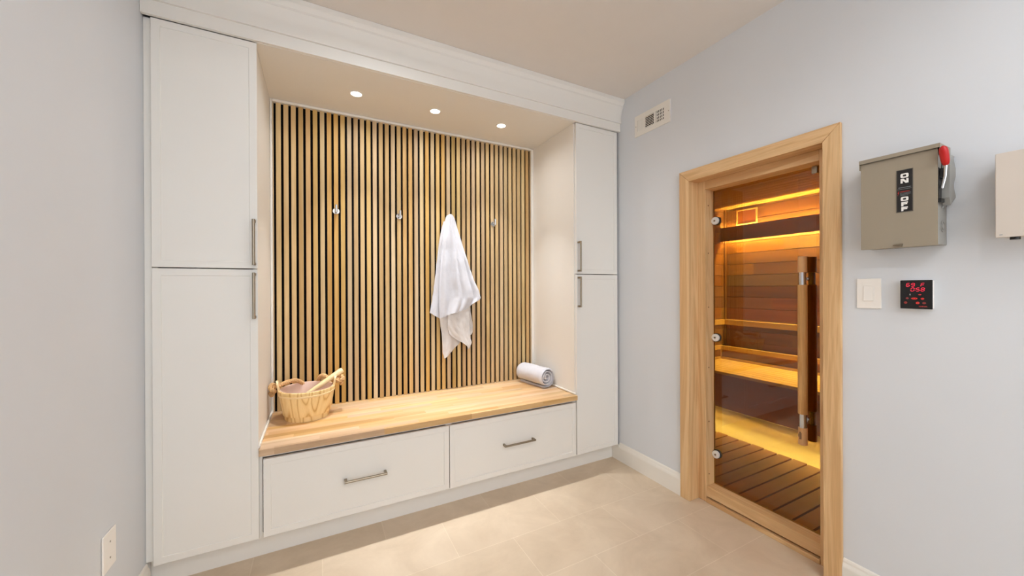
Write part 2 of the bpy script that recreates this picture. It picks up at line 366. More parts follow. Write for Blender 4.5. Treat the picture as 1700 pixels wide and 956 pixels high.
# crown, fascia, soffit, filler, toe kick, beads
crown = [(-.019, 2.612), (-.031, 2.612), (-.0315, 2.625), (-.030, 2.632), (-.032, 2.665), (-.036, 2.690), (-.043, 2.712), (-.050, 2.726), (-.052, 2.727), (-.0525, 2.737), (-.060, 2.750), (-.066, 2.757), (-.067, 2.782), (-.019, 2.782)]
struct('trim_1', MB().prism(crown, 'X', XL+.001, -.001), 'white', 'white crown moulding above the cabinets', 'trim', 25)
fas = MB().box(XL+.001, -.001, -.019, 0, 2.5515, 2.7825, bev=.001)
fas.box(-2.3500, -.4205, 0, .649, SOFFIT, 2.565)
struct('trim_2', fas, 'white', 'white fascia and soffit over the bench niche', 'trim')
struct('trim_3', MB().box(XL+.001, -2.7365, .016, .5, .14, 2.5513, bev=.0005), 'white', 'narrow white filler strip beside the left tall cabinet', 'trim')
struct('trim_4', MB().box(XL+.001, -.0175, .07, .085, 0, .1225), 'white', 'recessed white toe kick under the cabinets', 'trim')
bd = MB()
bd.box(-2.350, -2.3366, .583, .63, .566, 2.548, bev=.004).box(-.445, -.4205, .590, .63, .566, 2.548, bev=.004)
bd.box(-2.3366, -.445, .586, .63, 2.532, 2.549, bev=.004)
bd.box(-2.350, -2.339, .0, .583, .566, .579, bev=.004).box(-.432, -.4205, .0, .590, .566, .579, bev=.004)
struct('trim_5', bd, 'trim', 'thin white bead framing the slats and the bench ends', 'trim')

# sauna room shell
SX, SY0, SY1, SZ = 2.25, .595, -2.05, 2.262
def clad_prof(z0, z1, pitch, face, groove, phase):
    """wall section as a polygon of (x, z): boards with V grooves"""
    zs = []; z = z0; pts = [(face, z0)]
    k = math.ceil((z0-phase)/pitch)
    while phase+k*pitch < z1:
        g = phase+k*pitch
        if g-.004 > z0: pts += [(face, g-.004), (face+groove, g-.002), (face+groove, g+.002), (face, g+.004)]
        k += 1
    pts += [(face, z1)]; return pts
pb = clad_prof(0, SZ, .127, SX, .006, .083)
struct('wall_sauna_back', MB().prism(pb+[(SX+.1, SZ), (SX+.1, 0)], 'Y', SY1-.1, SY0+.1), 'sauna_wall_y', 'horizontal cedar boards on the sauna back wall', 'wall', 20)
ps = clad_prof(0, SZ, .127, SY0, .006, .083)
struct('wall_sauna_left', MB().prism(ps+[(SY0+.1, SZ), (SY0+.1, 0)], 'X', WT+.003, SX), 'sauna_wall_x', 'horizontal cedar boards on the sauna side wall', 'wall', 20)
ps2 = clad_prof(0, SZ, .127, SY1, -.006, .083)
struct('wall_sauna_right', MB().prism(ps2+[(SY1-.1, SZ), (SY1-.1, 0)], 'X', WT+.003, SX), 'sauna_wall_x', 'cedar boards on the far sauna wall', 'wall', 20)
pf = clad_prof(0, SZ, .127, WT+.015, -.006, .083)
wf = MB().prism(pf+[(WT+.001, SZ), (WT+.001, 0)], 'Y', SY0, OY0+.02).prism(pf+[(WT+.001, SZ), (WT+.001, 0)], 'Y', OY1-.02, SY1)
wf.box(WT+.001, WT+.015, OY1-.02, OY0+.02, OZ+.02, SZ)
struct('wall_sauna_front', wf, 'sauna_wall_y', 'cedar boards around the sauna door inside', 'wall', 20)
pc = []
x = WT+.003; k = 0
pts = [(WT+.003, SZ)]
while x+.09 < SX:
    x += .09; pts += [(x-.004, SZ), (x-.002, SZ+.006), (x+.002, SZ+.006), (x+.004, SZ)]
pts += [(SX+.1, SZ), (SX+.1, SZ+.06), (WT+.003, SZ+.06)]
struct('ceiling_sauna', MB().prism(pts, 'Y', SY1-.1, SY0+.1), 'sauna_ceil', 'narrow cedar boards on the sauna ceiling', 'ceiling', 20)
struct('trim_6', MB().box(SX-.022, SX-.0005, SY0-.022, SY0-.0005, .66, SZ-.001, bev=.002), 'sauna_wall_x', 'upright cedar corner strip in the sauna', 'trim')

# ------------------------------------------------------------------ sauna door surround and door
cas = thing('trim_7', (-.01, -.977, 0), 'pale cedar casing around the sauna door', 'door casing', kind='structure')
def mitre(pts, mat, name):
    t = MB(); t.prism(pts, 'X', -.020, -.0005, bev=.0035); obj(name, t, mat, cas)
D1, D2, HZ = -.5607, -1.3931, 2.0806
mitre([(D1, 0), (OY0, 0), (OY0, OZ), (D1, HZ)], 'cedar_casing_z', 'side_casing')
mitre([(D2, 0), (OY1, 0), (OY1, OZ), (D2, HZ)], 'cedar_casing_z', 'side_casing')
mitre([(D1+.0005, HZ), (OY0-.0005, OZ+.0005), (OY1+.0005, OZ+.0005), (D2-.0005, HZ)], 'cedar_casing_y', 'head_casing')
FX0, FX1, FY0, FY1, FZ0, FZ1 = .070, .165, -.6785, -1.2760, .100, 1.958
jf = thing('trim_8', (.1, -.977, 0), 'pale cedar jambs, sill and head framing the glass', 'door frame', kind='structure')
obj('jamb_lining', MB().box(-.019, WT+.014, OY0-.002, OY0+.012, .001, OZ, bev=.001), 'cedar_casing_z', jf)
obj('jamb_lining', MB().box(-.019, WT+.014, OY1-.012, OY1+.002, .001, OZ, bev=.001), 'cedar_casing_z', jf)
obj('head_lining', MB().box(-.019, WT+.014, OY1+.002, OY0-.002, OZ-.004, OZ+.012, bev=.001), 'cedar_casing_y', jf)
post = obj('frame_post', MB().box(FX0, FX1, FY0, OY0-.002, .001, OZ-.004, bev=.002), 'cedar_casing_z', jf)
for z in (1.86, 1.56, 1.22, .84, .50, .17):
    obj('screw_plug', MB().cyl((.1, FY0-.0008, z), (.1, FY0+.002, z), .0045, seg=12), 'cedar_plug', post)
obj('frame_post', MB().box(FX0, FX1, OY1+.002, FY1, .001, OZ-.004, bev=.002), 'cedar_casing_z', jf)
obj('frame_head', MB().box(FX0, FX1, FY1, FY0, FZ1, OZ-.004, bev=.002), 'cedar_casing_y', jf)
obj('sill', MB().box(FX0+.004, FX1, FY1, FY0, .036, FZ0, bev=.003), 'cedar_casing_y', jf)
obj('threshold_strip', MB().box(FX0-.004, FX1, FY1+.001, FY0-.001, .001, .024, bev=.002), 'cedar_casing_y', jf)
obj('shadow_gap_backing', MB().box(FX0+.03, FX1, FY1, FY0, .024, .036), 'rubber', jf)
GX = .145
door = thing('door_1', (GX, -.977, FZ0), 'bronze glass sauna door with wooden bar handle', 'door', kind='structure')
obj('glass_pane', MB().box(GX, GX+.008, FY1+.003, FY0-.004, FZ0+.002, FZ1-.003), 'glass', door)
for z in (1.7635, 1.0288, .2926):
    h = obj('hinge', MB().cyl((GX-.016, -.7005, z), (GX-.001, -.7005, z), .0235, seg=32, bev=.003), 'hinge_white', door)
    obj('hinge_gasket', MB().cyl((GX-.0008, -.7015, z), (GX+.0125, -.7015, z), .027, seg=32).box(GX+.009, GX+.0195, -.70, FY0-.0005, z-.016, z+.016), 'rubber', h)
    obj('screw', MB().cyl((GX-.0185, -.7005, z), (GX-.0155, -.7005, z), .006, seg=16), 'nickel', h)
obj('magnet_catch', MB().box(GX-.018, GX-.001, -1.243, -1.219, 1.915, 1.953, bev=.003), 'nickel', door)
HY = -1.1905
def bar(x, name, lab):
    hb = obj(name, MB().cyl((x, HY, .700), (x, HY, 1.357), .0205, seg=28, bev=.003), 'handle_wood', door, label=lab)
    obj('end_cap', MB().cyl((x, HY, 1.420), (x, HY, 1.502), .0195, seg=28, bev=.002), 'handle_cap', hb)
    cp = obj('end_cap', MB().cyl((x, HY, .545), (x, HY, .632), .0195, seg=28, bev=.002), 'handle_cap', hb)
    for (z0, z1) in ((1.3565, 1.4205), (.6315, .7005)):
        obj('steel_ferrule', MB().cyl((x, HY, z0), (x, HY, z1), .0155, seg=28), 'chrome', hb)
    return hb
hb = bar(GX-.043, 'outer_handle', 'round pale wooden bar with steel ferrules')
mk = MB()
for (dy, z0, z1, wd) in ((.0105, .585, .600, .0035), (.004, .574, .612, .004), (-.0025, .576, .608, .0018)):
    a = math.asin(dy/.0196); mk.box(GX-.043-.0198*math.cos(a), GX-.043-.0192*math.cos(a), HY+dy-wd/2, HY+dy+wd/2, z0, z1)
obj('burnt_stamp', mk, 'label_black', hb)
ih = bar(GX+.051, 'inner_handle', 'matching bar inside the sauna seen through the glass')
for z in (1.388, .666):
    obj('handle_stud', MB().cyl((GX-.03, HY, z), (GX+.038, HY, z), .0055, seg=16).cyl((GX-.005, HY, z), (GX-.0005, HY, z), .0095, seg=20).cyl((GX+.0085, HY, z), (GX+.013, HY, z), .0095, seg=20), 'chrome', door)

# ------------------------------------------------------------------ sauna interior
bx0, bx1, bz = 1.48, 2.135, .500
bench = thing('sauna_bench', (1.8, -.7, 0), 'slatted pale sauna bench along the back wall behind the glass', 'bench')
n = 8; wsl = (bx1-bx0)/n
obj('seat_slats', (lambda m: [m.box(bx0+i*wsl+.004, bx0+(i+1)*wsl-.004, SY1+.005, SY0-.024, bz-.028, bz, bev=.003) for i in range(n)] and m)(MB()), 'aspen', bench)
obj('fascia', MB().box(bx0+.012, bx0+.036, SY1+.005, SY0-.005, .137, bz-.029, bev=.002), 'valance', bench)
for y in (.5, -.1, -.7, -1.3, -1.95): obj('cross_bearer', MB().box(bx0+.037, SX-.002, y-.02, y+.02, .40, bz-.029), 'valance', bench)
obj('bench_leg', MB().box(2.02, 2.09, SY0-.09, SY0-.02, 0, .4), 'valance', bench)
obj('bench_leg', MB().box(2.02, 2.09, SY1+.02, SY1+.09, 0, .4), 'valance', bench)
obj('led_strip', MB().box(1.620, 1.635, SY1+.05, SY0-.05, .122, .128), 'led_low', bench, label='glowing warm strip under the bench')
obj('strip_channel', MB().box(1.612, 1.643, SY1+.05, SY0-.05, .1285, .47), 'valance', bench)
fence = thing('railed_backboard', (2.15, -.7, bz), 'low pale railed backrest at bench level in the sauna', 'backrest')
rails = [(.476, .525), (.607, .655)]
for z0, z1 in rails: obj('rail', MB().box(2.138, 2.165, SY1+.005, SY0-.03, z0, z1, bev=.002), 'aspen', fence)
for z0, z1 in rails: obj('rail', MB().box(WT+.02, 2.138, SY0-.024, SY0-.0005, z0+(.026 if z0 < .5 else 0), z1, bev=.002), 'aspen', fence)
obj('board', MB().box(2.152, 2.170, SY1+.005, SY0-.03, .5255, .6065), 'sauna_wall_y', fence)
obj('board', MB().box(WT+.02, 2.14, SY0-.018, SY0-.0005, .5255, .6065), 'sauna_wall_x', fence)
obj('corner_post', MB().box(2.133, 2.168, SY0-.03, SY0-.0005, .476, .655, bev=.002), 'aspen', fence)
for y in (0, -1.2): obj('spacer', MB().box(2.1655, SX-.001, y-.02, y+.02, .48, .52), 'aspen', fence)
up = thing('upper_backrest_rail', (2.22, -.7, .9), 'slim pale rail halfway up the sauna wall', 'rail')
obj('rail', MB().box(2.205, 2.2495, SY1+.005, SY0-.023, .898, .958, bev=.003), 'aspen', up)
obj('side_rail', MB().box(WT+.02, 2.249, SY0-.0225, SY0-.0005, .898, .958, bev=.003), 'aspen', up)
val = thing('light_valance', (2.2, -.7, 1.95), 'dark floating board with warm light glowing above and below', 'light cove')
obj('board', MB().box(2.160, 2.178, SY1+.005, SY0-.003, 1.879, 2.042, bev=.002), 'valance', val)
obj('batten', MB().box(2.1785, 2.249, SY1+.005, SY0-.003, 1.935, 1.985), 'valance', val)
obj('led_strip', MB().box(2.196, 2.210, SY1+.02, SY0-.02, 1.9852, 1.990), 'led', val, label='glowing upper warm strip')
obj('led_strip', MB().box(2.196, 2.210, SY1+.02, SY0-.02, 1.930, 1.9348), 'led', val, label='glowing lower warm strip')
LEDC = (1, .94, .55)
def line_light(name, loc, power, d, spread, length=2.3):
    l = bpy.data.lights.new(name, 'AREA'); l.energy = power; l.shape = 'RECTANGLE'; l.size = .014; l.size_y = length; l.spread = math.radians(spread); l.color = LEDC
    o = bpy.data.objects.new(name, l); o.location = loc; C.objects.link(o)
    z = -Vector(d).normalized(); y = Vector((0, 1, 0)); x = y.cross(z).normalized(); y = z.cross(x)
    o.rotation_euler = Matrix((x, y, z)).transposed().to_euler()
line_light('led_line_down', (2.206, -.72, 1.926), 34, (-.22, 0, -1), 100)
line_light('led_line_up', (2.206, -.72, 1.994), 13, (-.35, 0, 1), 130)
line_light('led_line_low', (1.605, -.72, .124), 8, (-1, 0, -.03), 120)
line_light('led_line_floor', (1.604, -.72, .123), 5, (-1, 0, -.13), 40)
line_light('added_sauna_fill_line', (.95, -.72, 2.25), 9, (1, 0, -.95), 95)  # unseen line light added to brighten rail fronts and bench seat
gr = thing('air_grille', (2.24, .33, 2.14), 'small framed wooden vent high on the sauna back wall', 'vent')
obj('frame', MB().frame('X', 2.228, 2.2495, .215, .443, 2.058, 2.232, .014, bev=.002), 'aspen', gr)
obj('panel', MB().box(2.236, 2.2495, .2295, .4285, 2.0725, 2.2175), 'valance', gr)
dk = thing('duckboard', (.65, -.7, 0), 'dark slatted wooden duckboard on the sauna floor', 'duckboard')
edges = []
y = .53; i = 0
while y > SY1+.12:
    obj('board', MB().box(.19, 1.105+.006*math.sin(i*2.3), y-.0885, y, .022, .042, bev=.0025), 'duck', dk); y -= .1; i += 1
for x in (.28, .64, 1.0): obj('bearer', MB().box(x-.02, x+.02, SY1+.15, .53, .0005, .022), 'duck', dk)

# ------------------------------------------------------------------ tall cabinets
def shaker(mb, x0, x1, z0, z1, y0=0., th=.019, fw=.031, rec=.0035):
    t = bmesh.new()
    def ring(a, y): return [t.verts.new(p) for p in ((x0+a, y, z0+a), (x1-a, y, z0+a), (x1-a, y, z1-a), (x0+a, y, z1-a))]
    rs = [ring(0, y0+th), ring(0, y0+.0012), ring(.0012, y0), ring(fw, y0), ring(fw+.002, y0+rec)]
    for a, b in zip(rs, rs[1:]):
        for k in range(4): t.faces.new((a[k], a[(k+1) % 4], b[(k+1) % 4], b[k]))
    t.faces.new(rs[-1]); t.faces.new(rs[0][::-1]); bmesh.ops.recalc_face_normals(t, faces=t.faces); return mb._merge(t)
def pull(parent, p0, p1, y=-.034):
    """bar pull between two (x,z) ends, standing off the front at y=0"""
    m = MB(); a, b = Vector((p0[0], y, p0[1])), Vector((p1[0], y, p1[1])); d = (b-a).normalized()
    m.cyl(a, b, .0064, seg=20, bev=.001)
    for p in (a+d*.007, b-d*.007): m.box(p.x-.0062, p.x+.0062, y, .0005, p.z-.0062, p.z+.0062, bev=.001)
    return obj('handle', m, 'nickel', parent, label='brushed nickel bar pull')
ZS0, ZS1, ZT, ZB = 1.4425, 1.4475, 2.549, .1245
def tall(name, xa, xb, ca, cb, hx, lab):
    t = thing(name, ((xa+xb)/2, .3, .1235), lab, 'cabinet')
    b = MB()
    b.box(ca, ca+.018, .0215, .6485, .1235, 2.5505).box(cb-.018, cb, .0215, .6485, .1235, 2.5505)
    b.box(ca+.018, cb-.018, .0215, .6485, .1235, .1415).box(ca+.018, cb-.018, .0215, .6485, 2.532, 2.5505).box(ca+.018, cb-.018, .63, .6485, .1415, 2.532)
    obj('carcass', b, 'white', t)
    for (z0, z1, h0, h1, nm) in ((ZS1, ZT, 1.4625, 1.684, 'upper_door'), (ZB, ZS0, 1.2045, 1.4265, 'lower_door')):
        dd = obj(nm, shaker(MB(), xa, xb, z0, z1), 'white', t); pull(dd, (hx, h0), (hx, h1))
    return t
tall('tall_cabinet', -2.7335, -2.3445, -2.7355, -2.3505, -2.3565, 'tall white two-door cabinet beside the left wall, next to the bucket')
tall('tall_cabinet', -.4130, -.0185, -.4200, -.0175, -.3980, 'tall white two-door cabinet in the corner by the blue sauna wall')
# drawer units and bench top
def drawer_unit(xa, xb, ca, cb, h0, h1, lab):
    t = thing('drawer_cabinet', ((xa+xb)/2, .3, .1235), lab, 'cabinet')
    b = MB().box(ca, ca+.018, .0215, .62, .1235, .5305).box(cb-.018, cb, .0215, .62, .1235, .5305)
    b.box(ca+.018, cb-.018, .0215, .62, .1235, .1415).box(ca+.018, cb-.018, .602, .62, .1415, .5305).box(ca+.018, cb-.018, .0215, .60, .5125, .5305)
    obj('carcass', b, 'white', t)
    d = obj('drawer', shaker(MB(), xa, xb, ZB, .5085), 'white', t); pull(d, (h0, .3205), (h1, .3205))
    return t
drawer_unit(-2.3265, -1.3795, -2.3495, -1.3772, -1.9636, -1.7463, 'wide white drawer unit under the bench below the bucket')
drawer_unit(-1.3745, -.4215, -1.3767, -.4207, -1.0168, -.7851, 'wide white drawer unit under the bench below the rolled towel')
bt = MB().box(-2.3425, -.4212, -.0195, .6485, .5315, .565, bev=.002)
tag(obj('butcher_block_worktop', bt, 'butcher', loc=(0, 0, 0)), 'oak butcher-block bench top spanning the niche', 'bench top')

# ------------------------------------------------------------------ slat wall
sl = thing('slat_wall_panel', (-1.39, .62, .566), 'vertical oak slat panel on black felt lining the niche', 'wall panel')
obj('felt_backing', MB().box(-2.336, -.4455, .617, .6285, .566, 2.532), 'black', sl)
m = MB(); x = -2.3187
m.box(-2.336, -2.3318, .602, .617, .566, 2.532)
for i in range(46):
    x0 = -2.3187+i*.0415
    m.box(x0, min(x0+.0268, -.446), .600, .617, .566, 2.532, bev=.0012, seg=1)
obj('slats', m, 'oak', sl)
# ------------------------------------------------------------------ hooks
hk = thing('coat_hook', (-1.974, .60, 1.872), 'steel coat hook nearest the left end of the slats', 'hook', 'steel coat hooks on the slats')
obj('rose', MB().lathe([(0, 0), (.0215, 0), (.0215, -.004), (.019, -.0065), (0, -.0065)][::-1], (-1.974, .5995, 1.872), (0, 1, 0), 32), 'chrome', hk)
obj('stem', MB().cyl((-1.974, .594, 1.872), (-1.974, .560, 1.872), .0065, seg=18), 'chrome', hk)
obj('peg', MB().cyl((-1.974, .558, 1.858), (-1.974, .558, 1.908), .0085, seg=22, bev=.002), 'chrome', hk)
dup(hk, (-1.558, .60, 1.872), 'steel coat hook on the slats just left of the hanging towel')
dup(hk, (-.8045, .60, 1.872), 'steel coat hook on the slats right of the hanging towel')
# ------------------------------------------------------------------ downlights
dl = thing('recessed_downlight', (NICHE_X[0], NICHE_Y, SOFFIT), 'round recessed downlight in the soffit above the bucket', 'downlight', 'downlights in the niche soffit')
obj('trim_ring', MB().lathe([(.031, -.0005), (.038, -.0005), (.038, -.003), (.036, -.005), (.032, -.005)], (NICHE_X[0], NICHE_Y, SOFFIT), seg=40, close=True), 'trim', dl)
obj('lens', MB().lathe([(0, -.0005), (.0312, -.0005), (.0312, -.0035), (0, -.0035)], (NICHE_X[0], NICHE_Y, SOFFIT), seg=40), 'lens', dl)
dup(dl, (NICHE_X[1], NICHE_Y, SOFFIT), 'round recessed downlight in the middle of the soffit row')
dup(dl, (NICHE_X[2], NICHE_Y, SOFFIT), 'round recessed downlight in the soffit above the rolled towel')

# ------------------------------------------------------------------ wooden bucket
BX, BY, BZ = -2.146, .425, .5655
bk = thing('sauna_bucket', (BX, BY, BZ), 'pale pine bucket with rope handle at the left end of the bench', 'bucket')
NS = 15
def stave_wall():
    t = bmesh.new(); seg = NS*6
    prof = [(0, .012), (.108, .012), (.108, 0), (.1195, 0), (.1215, .030), (.1285, .0305), (.1300, .034), (.1535, .166), (.1535, .176), (.152, .178), (.144, .178), (.142, .176)]
    rows = []
    for r, z in prof:
        if r == 0: rows.append([t.verts.new((BX, BY, BZ+z))]); continue
        row = []
        for k in range(seg):
            a = 2*PI*k/seg; e = abs((k % 6)-0); g = .0011 if (k % 6 == 0 and r > .118) else 0
            row.append(t.verts.new((BX+(r-g)*math.cos(a)*1.0, BY+(r-g)*math.sin(a), BZ+z)))
        rows.append(row)
    for a, b in zip(rows, rows[1:]):
        for k in range(seg):
            k2 = (k+1) % seg
            if len(a) == 1: t.faces.new((a[0], b[k2], b[k]))
            else: t.faces.new((a[k], a[k2], b[k2], b[k]))
    bmesh.ops.recalc_face_normals(t, faces=t.faces); return MB()._merge(t)
obj('staves', stave_wall(), 'pine', bk, ang=30)
obj('hoop', MB().lathe([(.1480, .147), (.1515, .1462), (.1535, .150), (.1545, .156), (.1520, .1575), (.1490, .157)], (BX, BY, BZ), seg=64, close=True), 'pine_light', bk)
obj('liner', MB().lathe([(0, .016), (.105, .016), (.112, .022), (.1375, .165), (.1405, .1775), (.1435, .1785), (.1435, .1800), (.1395, .1795), (.135, .166), (.109, .026), (.103, .019), (0, .019)], (BX, BY, BZ), seg=64), 'liner', bk)
for sgn in (-1, 1):
    t = bmesh.new(); nu, nv = 8, 10
    def ep(u, v, r0):   # an ear: stave carried up above the rim, rounded top, following the wall
        wv = .030 if v < .75 else .030*math.sqrt(max(0.02, 1-((v-.75)/.25)**2*.75))
        a = (u-.5)*2*wv/.15; z = .150+v*.083; r = r0+(z-.166)*.16
        return Vector((BX+sgn*r*math.cos(a), BY+r*math.sin(a), BZ+z))
    G = [[[t.verts.new(ep(u/nu, v/nv, r0)) for u in range(nu+1)] for v in range(nv+1)] for r0 in (.1425, .1532)]
    for s_ in (0, 1):
        for v in range(nv):
            for u in range(nu): t.faces.new((G[s_][v][u], G[s_][v][u+1], G[s_][v+1][u+1], G[s_][v+1][u]))
    for v in range(nv):
        for u in (0, nu): t.faces.new((G[0][v][u], G[0][v+1][u], G[1][v+1][u], G[1][v][u]))
    for u in range(nu):
        for v in (0, nv): t.faces.new((G[0][v][u], G[0][v][u+1], G[1][v][u+1], G[1][v][u]))
    bmesh.ops.recalc_face_normals(t, faces=t.faces)
    obj('ear', MB()._merge(t), 'pine_light', bk)
def smooth_path(P, n):
    P = [Vector(p) for p in P]; out = []
    Q = [P[0]*2-P[1]]+P+[P[-1]*2-P[-2]]
    for i in range(1, len(Q)-2):
        for k in range(n):
            t = k/n; a, b, c, d = Q[i-1], Q[i], Q[i+1], Q[i+2]
            out.append(.5*((2*b)+(c-a)*t+(2*a-5*b+4*c-d)*t*t+(3*b-a-3*c+d)*t**3))
    out.append(P[-1]); return out
strand = lambda a, d: .84+.34*abs(math.cos(1.5*(a-d*150)))
def B(x, y, z): return (BX+x, BY+y, BZ+z)
rope = MB()
rope.tube(smooth_path([B(-.178, -.002, .196), B(-.150, .004, .202), B(-.118, .040, .208), B(-.075, .088, .207), B(-.045, .120, .190), B(-.02, .150, .160), B(.02, .1555, .150), B(.055, .144, .178), B(.073, .110, .212), B(.093, .075, .222), B(.118, .038, .212), B(.148, .004, .205), B(.180, -.004, .205)], 24), .0112, 30, fn=strand)
rh = obj('rope_handle', rope, 'rope', bk, ang=60)
k1 = MB()
k1.tube(smooth_path([B(-.166, .018, .198), B(-.182, .010, .211), B(-.190, -.010, .202), B(-.182, -.022, .186), B(-.170, -.010, .176), B(-.178, .012, .174), B(-.190, .006, .164), B(-.180, -.008, .150)], 18), .0112, 30, fn=strand)
obj('knot', k1, 'rope', rh, ang=60)
k2 = MB()
k2.tube(smooth_path([B(.165, .012, .212), B(.178, .016, .222), B(.196, .004, .220), B(.198, -.014, .208), B(.184, -.020, .200), B(.172, -.004, .194), B(.186, .010, .188), B(.194, .000, .170)], 18), .0112, 30, fn=strand)
obj('knot', k2, 'rope', rh, ang=60)
# ladle standing in the bucket
ld = thing('sauna_ladle', B(-.06, -.05, .03), 'pale wooden ladle leaning in the pine bucket', 'ladle')
q0, q1 = Vector(B(-.062, -.045, .105)), Vector(B(.198, .022, .258))
def lad():
    d = (q1-q0).normalized(); sd = d.cross(Vector((0, 0, 1))).normalized(); up = sd.cross(d); t = bmesh.new(); rings = []
    for i in range(25):
        f = i/24; c = q0+(q1-q0)*f
        wd = .017+.004*f if f < .96 else .0195; th = .0085+.008*f
        if f > .985: wd *= .86; th *= .86
        rings.append([t.verts.new(c+sd*(wd*math.copysign(abs(math.cos(a))**.7, math.cos(a)))+up*(th*math.copysign(abs(math.sin(a))**.7, math.sin(a)))) for a in [2*PI*k/20 for k in range(20)]])
    for a, b in zip(rings, rings[1:]):
        for k in range(20): t.faces.new((a[k], a[(k+1) % 20], b[(k+1) % 20], b[k]))
    t.faces.new(rings[0][::-1]); t.faces.new(rings[-1]); bmesh.ops.recalc_face_normals(t, faces=t.faces); return MB()._merge(t)
obj('handle', lad(), 'pine_light', ld)
obj('scoop', MB().lathe([(0, 0), (.026, .001), (.036, .012), (.040, .05), (.0365, .05), (.033, .014), (.024, .0045), (0, .004)], B(-.066, -.046, .060), seg=36), 'pine_light', ld)

# ------------------------------------------------------------------ rolled towel
def rolled():
    a = Vector((-.562, .560, .6475)); b = Vector((-.506, .250, .6475)); d = (b-a).normalized(); sd = d.cross(Vector((0, 0, 1))).normalized(); up = Vector((0, 0, 1)); L = (b-a).length
    turns = 3.4; n = 260; mth = 26; RM = .0855
    t = bmesh.new(); th = .0185; G = []
    for side in (0, 1):
        rows = []
        for j in range(mth+1):
            v = j/mth; row = []
            for i in range(n+1):
                u = i/n; ang = u*turns*2*PI+2.5
                r = .008+(RM-.008)*u**.92
                r -= side*th*(.82 if u > .06 else .5)
                e = min(v, 1-v)*L; edge = max(0, 1-e/.02)
                mid = r
                wob = .0026*mnoise.noise(Vector((math.cos(ang)*1.3+u*2, math.sin(ang)*1.3, v*3.5)))+.0014*mnoise.noise(Vector((ang*2, v*11, u*9)))
                r2 = r+wob*(1 if side == 0 else .4)+(1 if side else -1)*.0045*edge**2
                if side == 0 and u > .7: r2 -= .006*edge**1.5
                s_end = .012*(1-u)*(1 if v > .5 else -1)*edge*-.6 + .010*mnoise.noise(Vector((ang*.8, 3, v)))*edge
                sx = 1.03; sz = .985
                z = max(math.sin(ang)*r2*sz, -.0815)
                row.append(t.verts.new(a+d*(v*L+s_end)+sd*(math.cos(ang)*r2*sx)+up*z))
            rows.append(row)
        G.append(rows)
    for s_ in (0, 1):
        for j in range(mth):
            for i in range(n): t.faces.new((G[s_][j][i], G[s_][j][i+1], G[s_][j+1][i+1], G[s_][j+1][i]))
    for i in range(n):
        for j in (0, mth): t.faces.new((G[0][j][i], G[0][j][i+1], G[1][j][i+1], G[1][j][i]))
    for j in range(mth):
        for i in (0, n): t.faces.new((G[0][j][i], G[0][j+1][i], G[1][j+1][i], G[1][j][i]))
    bmesh.ops.recalc_face_normals(t, faces=t.faces); return MB()._merge(t)
tag(obj('rolled_towel', rolled(), 'towel', loc=(-.535, .40, .566), ang=70), 'white towel rolled up at the right end of the bench', 'towel')

# ------------------------------------------------------------------ hanging towel
tw = thing('hanging_towel', (-1.18, .57, 1.90), 'white towel hanging from a hook against the oak slats', 'towel')
def lerp_tab(tab, z):
    """tab: rows (z, left, right) from the top down"""
    for a, b in zip(tab, tab[1:]):
        if z <= a[0] and z >= b[0]:
            f = (a[0]-z)/(a[0]-b[0]) if a[0] != b[0] else 0
            return [p+(q-p)*f for p, q in zip(a[1:], b[1:])]
    return list(tab[-1][1:])
def cloth(tab, hem, y0, bulge, folds, thick, nu=46, nv=70, ph=0., vr=(0, 1), out=0.):
    """sheet between left and right outlines; hem(u) gives the lower edge"""
    zt = tab[0][0]
    def fn(u, v):
        v = vr[0]+(vr[1]-vr[0])*v; zb = hem(u); z = zt+(zb-zt)*v; l, r = lerp_tab(tab, z); x = l+(r-l)*u
        k = min(1, v*2.2)
        y = y0-bulge*math.sin(PI*min(1, max(0, u)))**.7*(1-.45*v)
        for (f, amp, p) in folds: y -= amp*k*math.sin((u*f+p+v*.35)*2*PI)*(.4+.6*v)
        y -= .004*mnoise.noise(Vector((u*5+ph, v*7, ph)))+.0016*mnoise.noise(Vector((u*22, v*30, ph)))
        return Vector((x, min(y, .594)-out, z))
    return MB().grid(fn, nu, nv, thick)
def hemtab(pts):
    def h(u):
        for a, b in zip(pts, pts[1:]):
            if a[0] <= u <= b[0]: return a[1]+(b[1]-a[1])*(u-a[0])/(b[0]-a[0])
        return pts[-1][1]
    return h
front = [(1.902, -1.197, -1.190), (1.899, -1.206, -1.181), (1.892, -1.213, -1.172), (1.880, -1.219, -1.163), (1.86, -1.224, -1.154), (1.80, -1.236, -1.136), (1.70, -1.252, -1.103), (1.60, -1.262, -1.070), (1.50, -1.272, -1.036), (1.40, -1.279, -1.000), (1.33, -1.282, -.964), (1.27, -1.282, -.947), (1.22, -1.280, -.968), (1.10, -1.274, -1.06)]
obj('front_drape', cloth(front, hemtab([(0, 1.118), (.12, 1.128), (.5, 1.165), (.75, 1.185), (1, 1.262)]), .546, .036, [(1.6, .009, .1), (3.7, .006, .4), (6.1, .003, .2)], .006, ph=1.), 'towel', tw, ang=80)
for (v0, v1, o_) in ((.855, .925, .0022), (.985, 1.0, .0025)):
    obj('woven_band', cloth(front, hemtab([(0, 1.118), (.12, 1.128), (.5, 1.165), (.75, 1.185), (1, 1.262)]), .546, .036, [(1.6, .009, .1), (3.7, .006, .4), (6.1, .003, .2)], .0015, nv=5, ph=1., vr=(v0, v1), out=o_), 'towel_tail', tw, ang=80)
left = [(1.855, -1.226, -1.222), (1.80, -1.243, -1.220), (1.70, -1.262, -1.235), (1.55, -1.282, -1.245), (1.40, -1.300, -1.250), (1.28, -1.319, -1.252), (1.17, -1.336, -1.254), (1.10, -1.340, -1.254)]
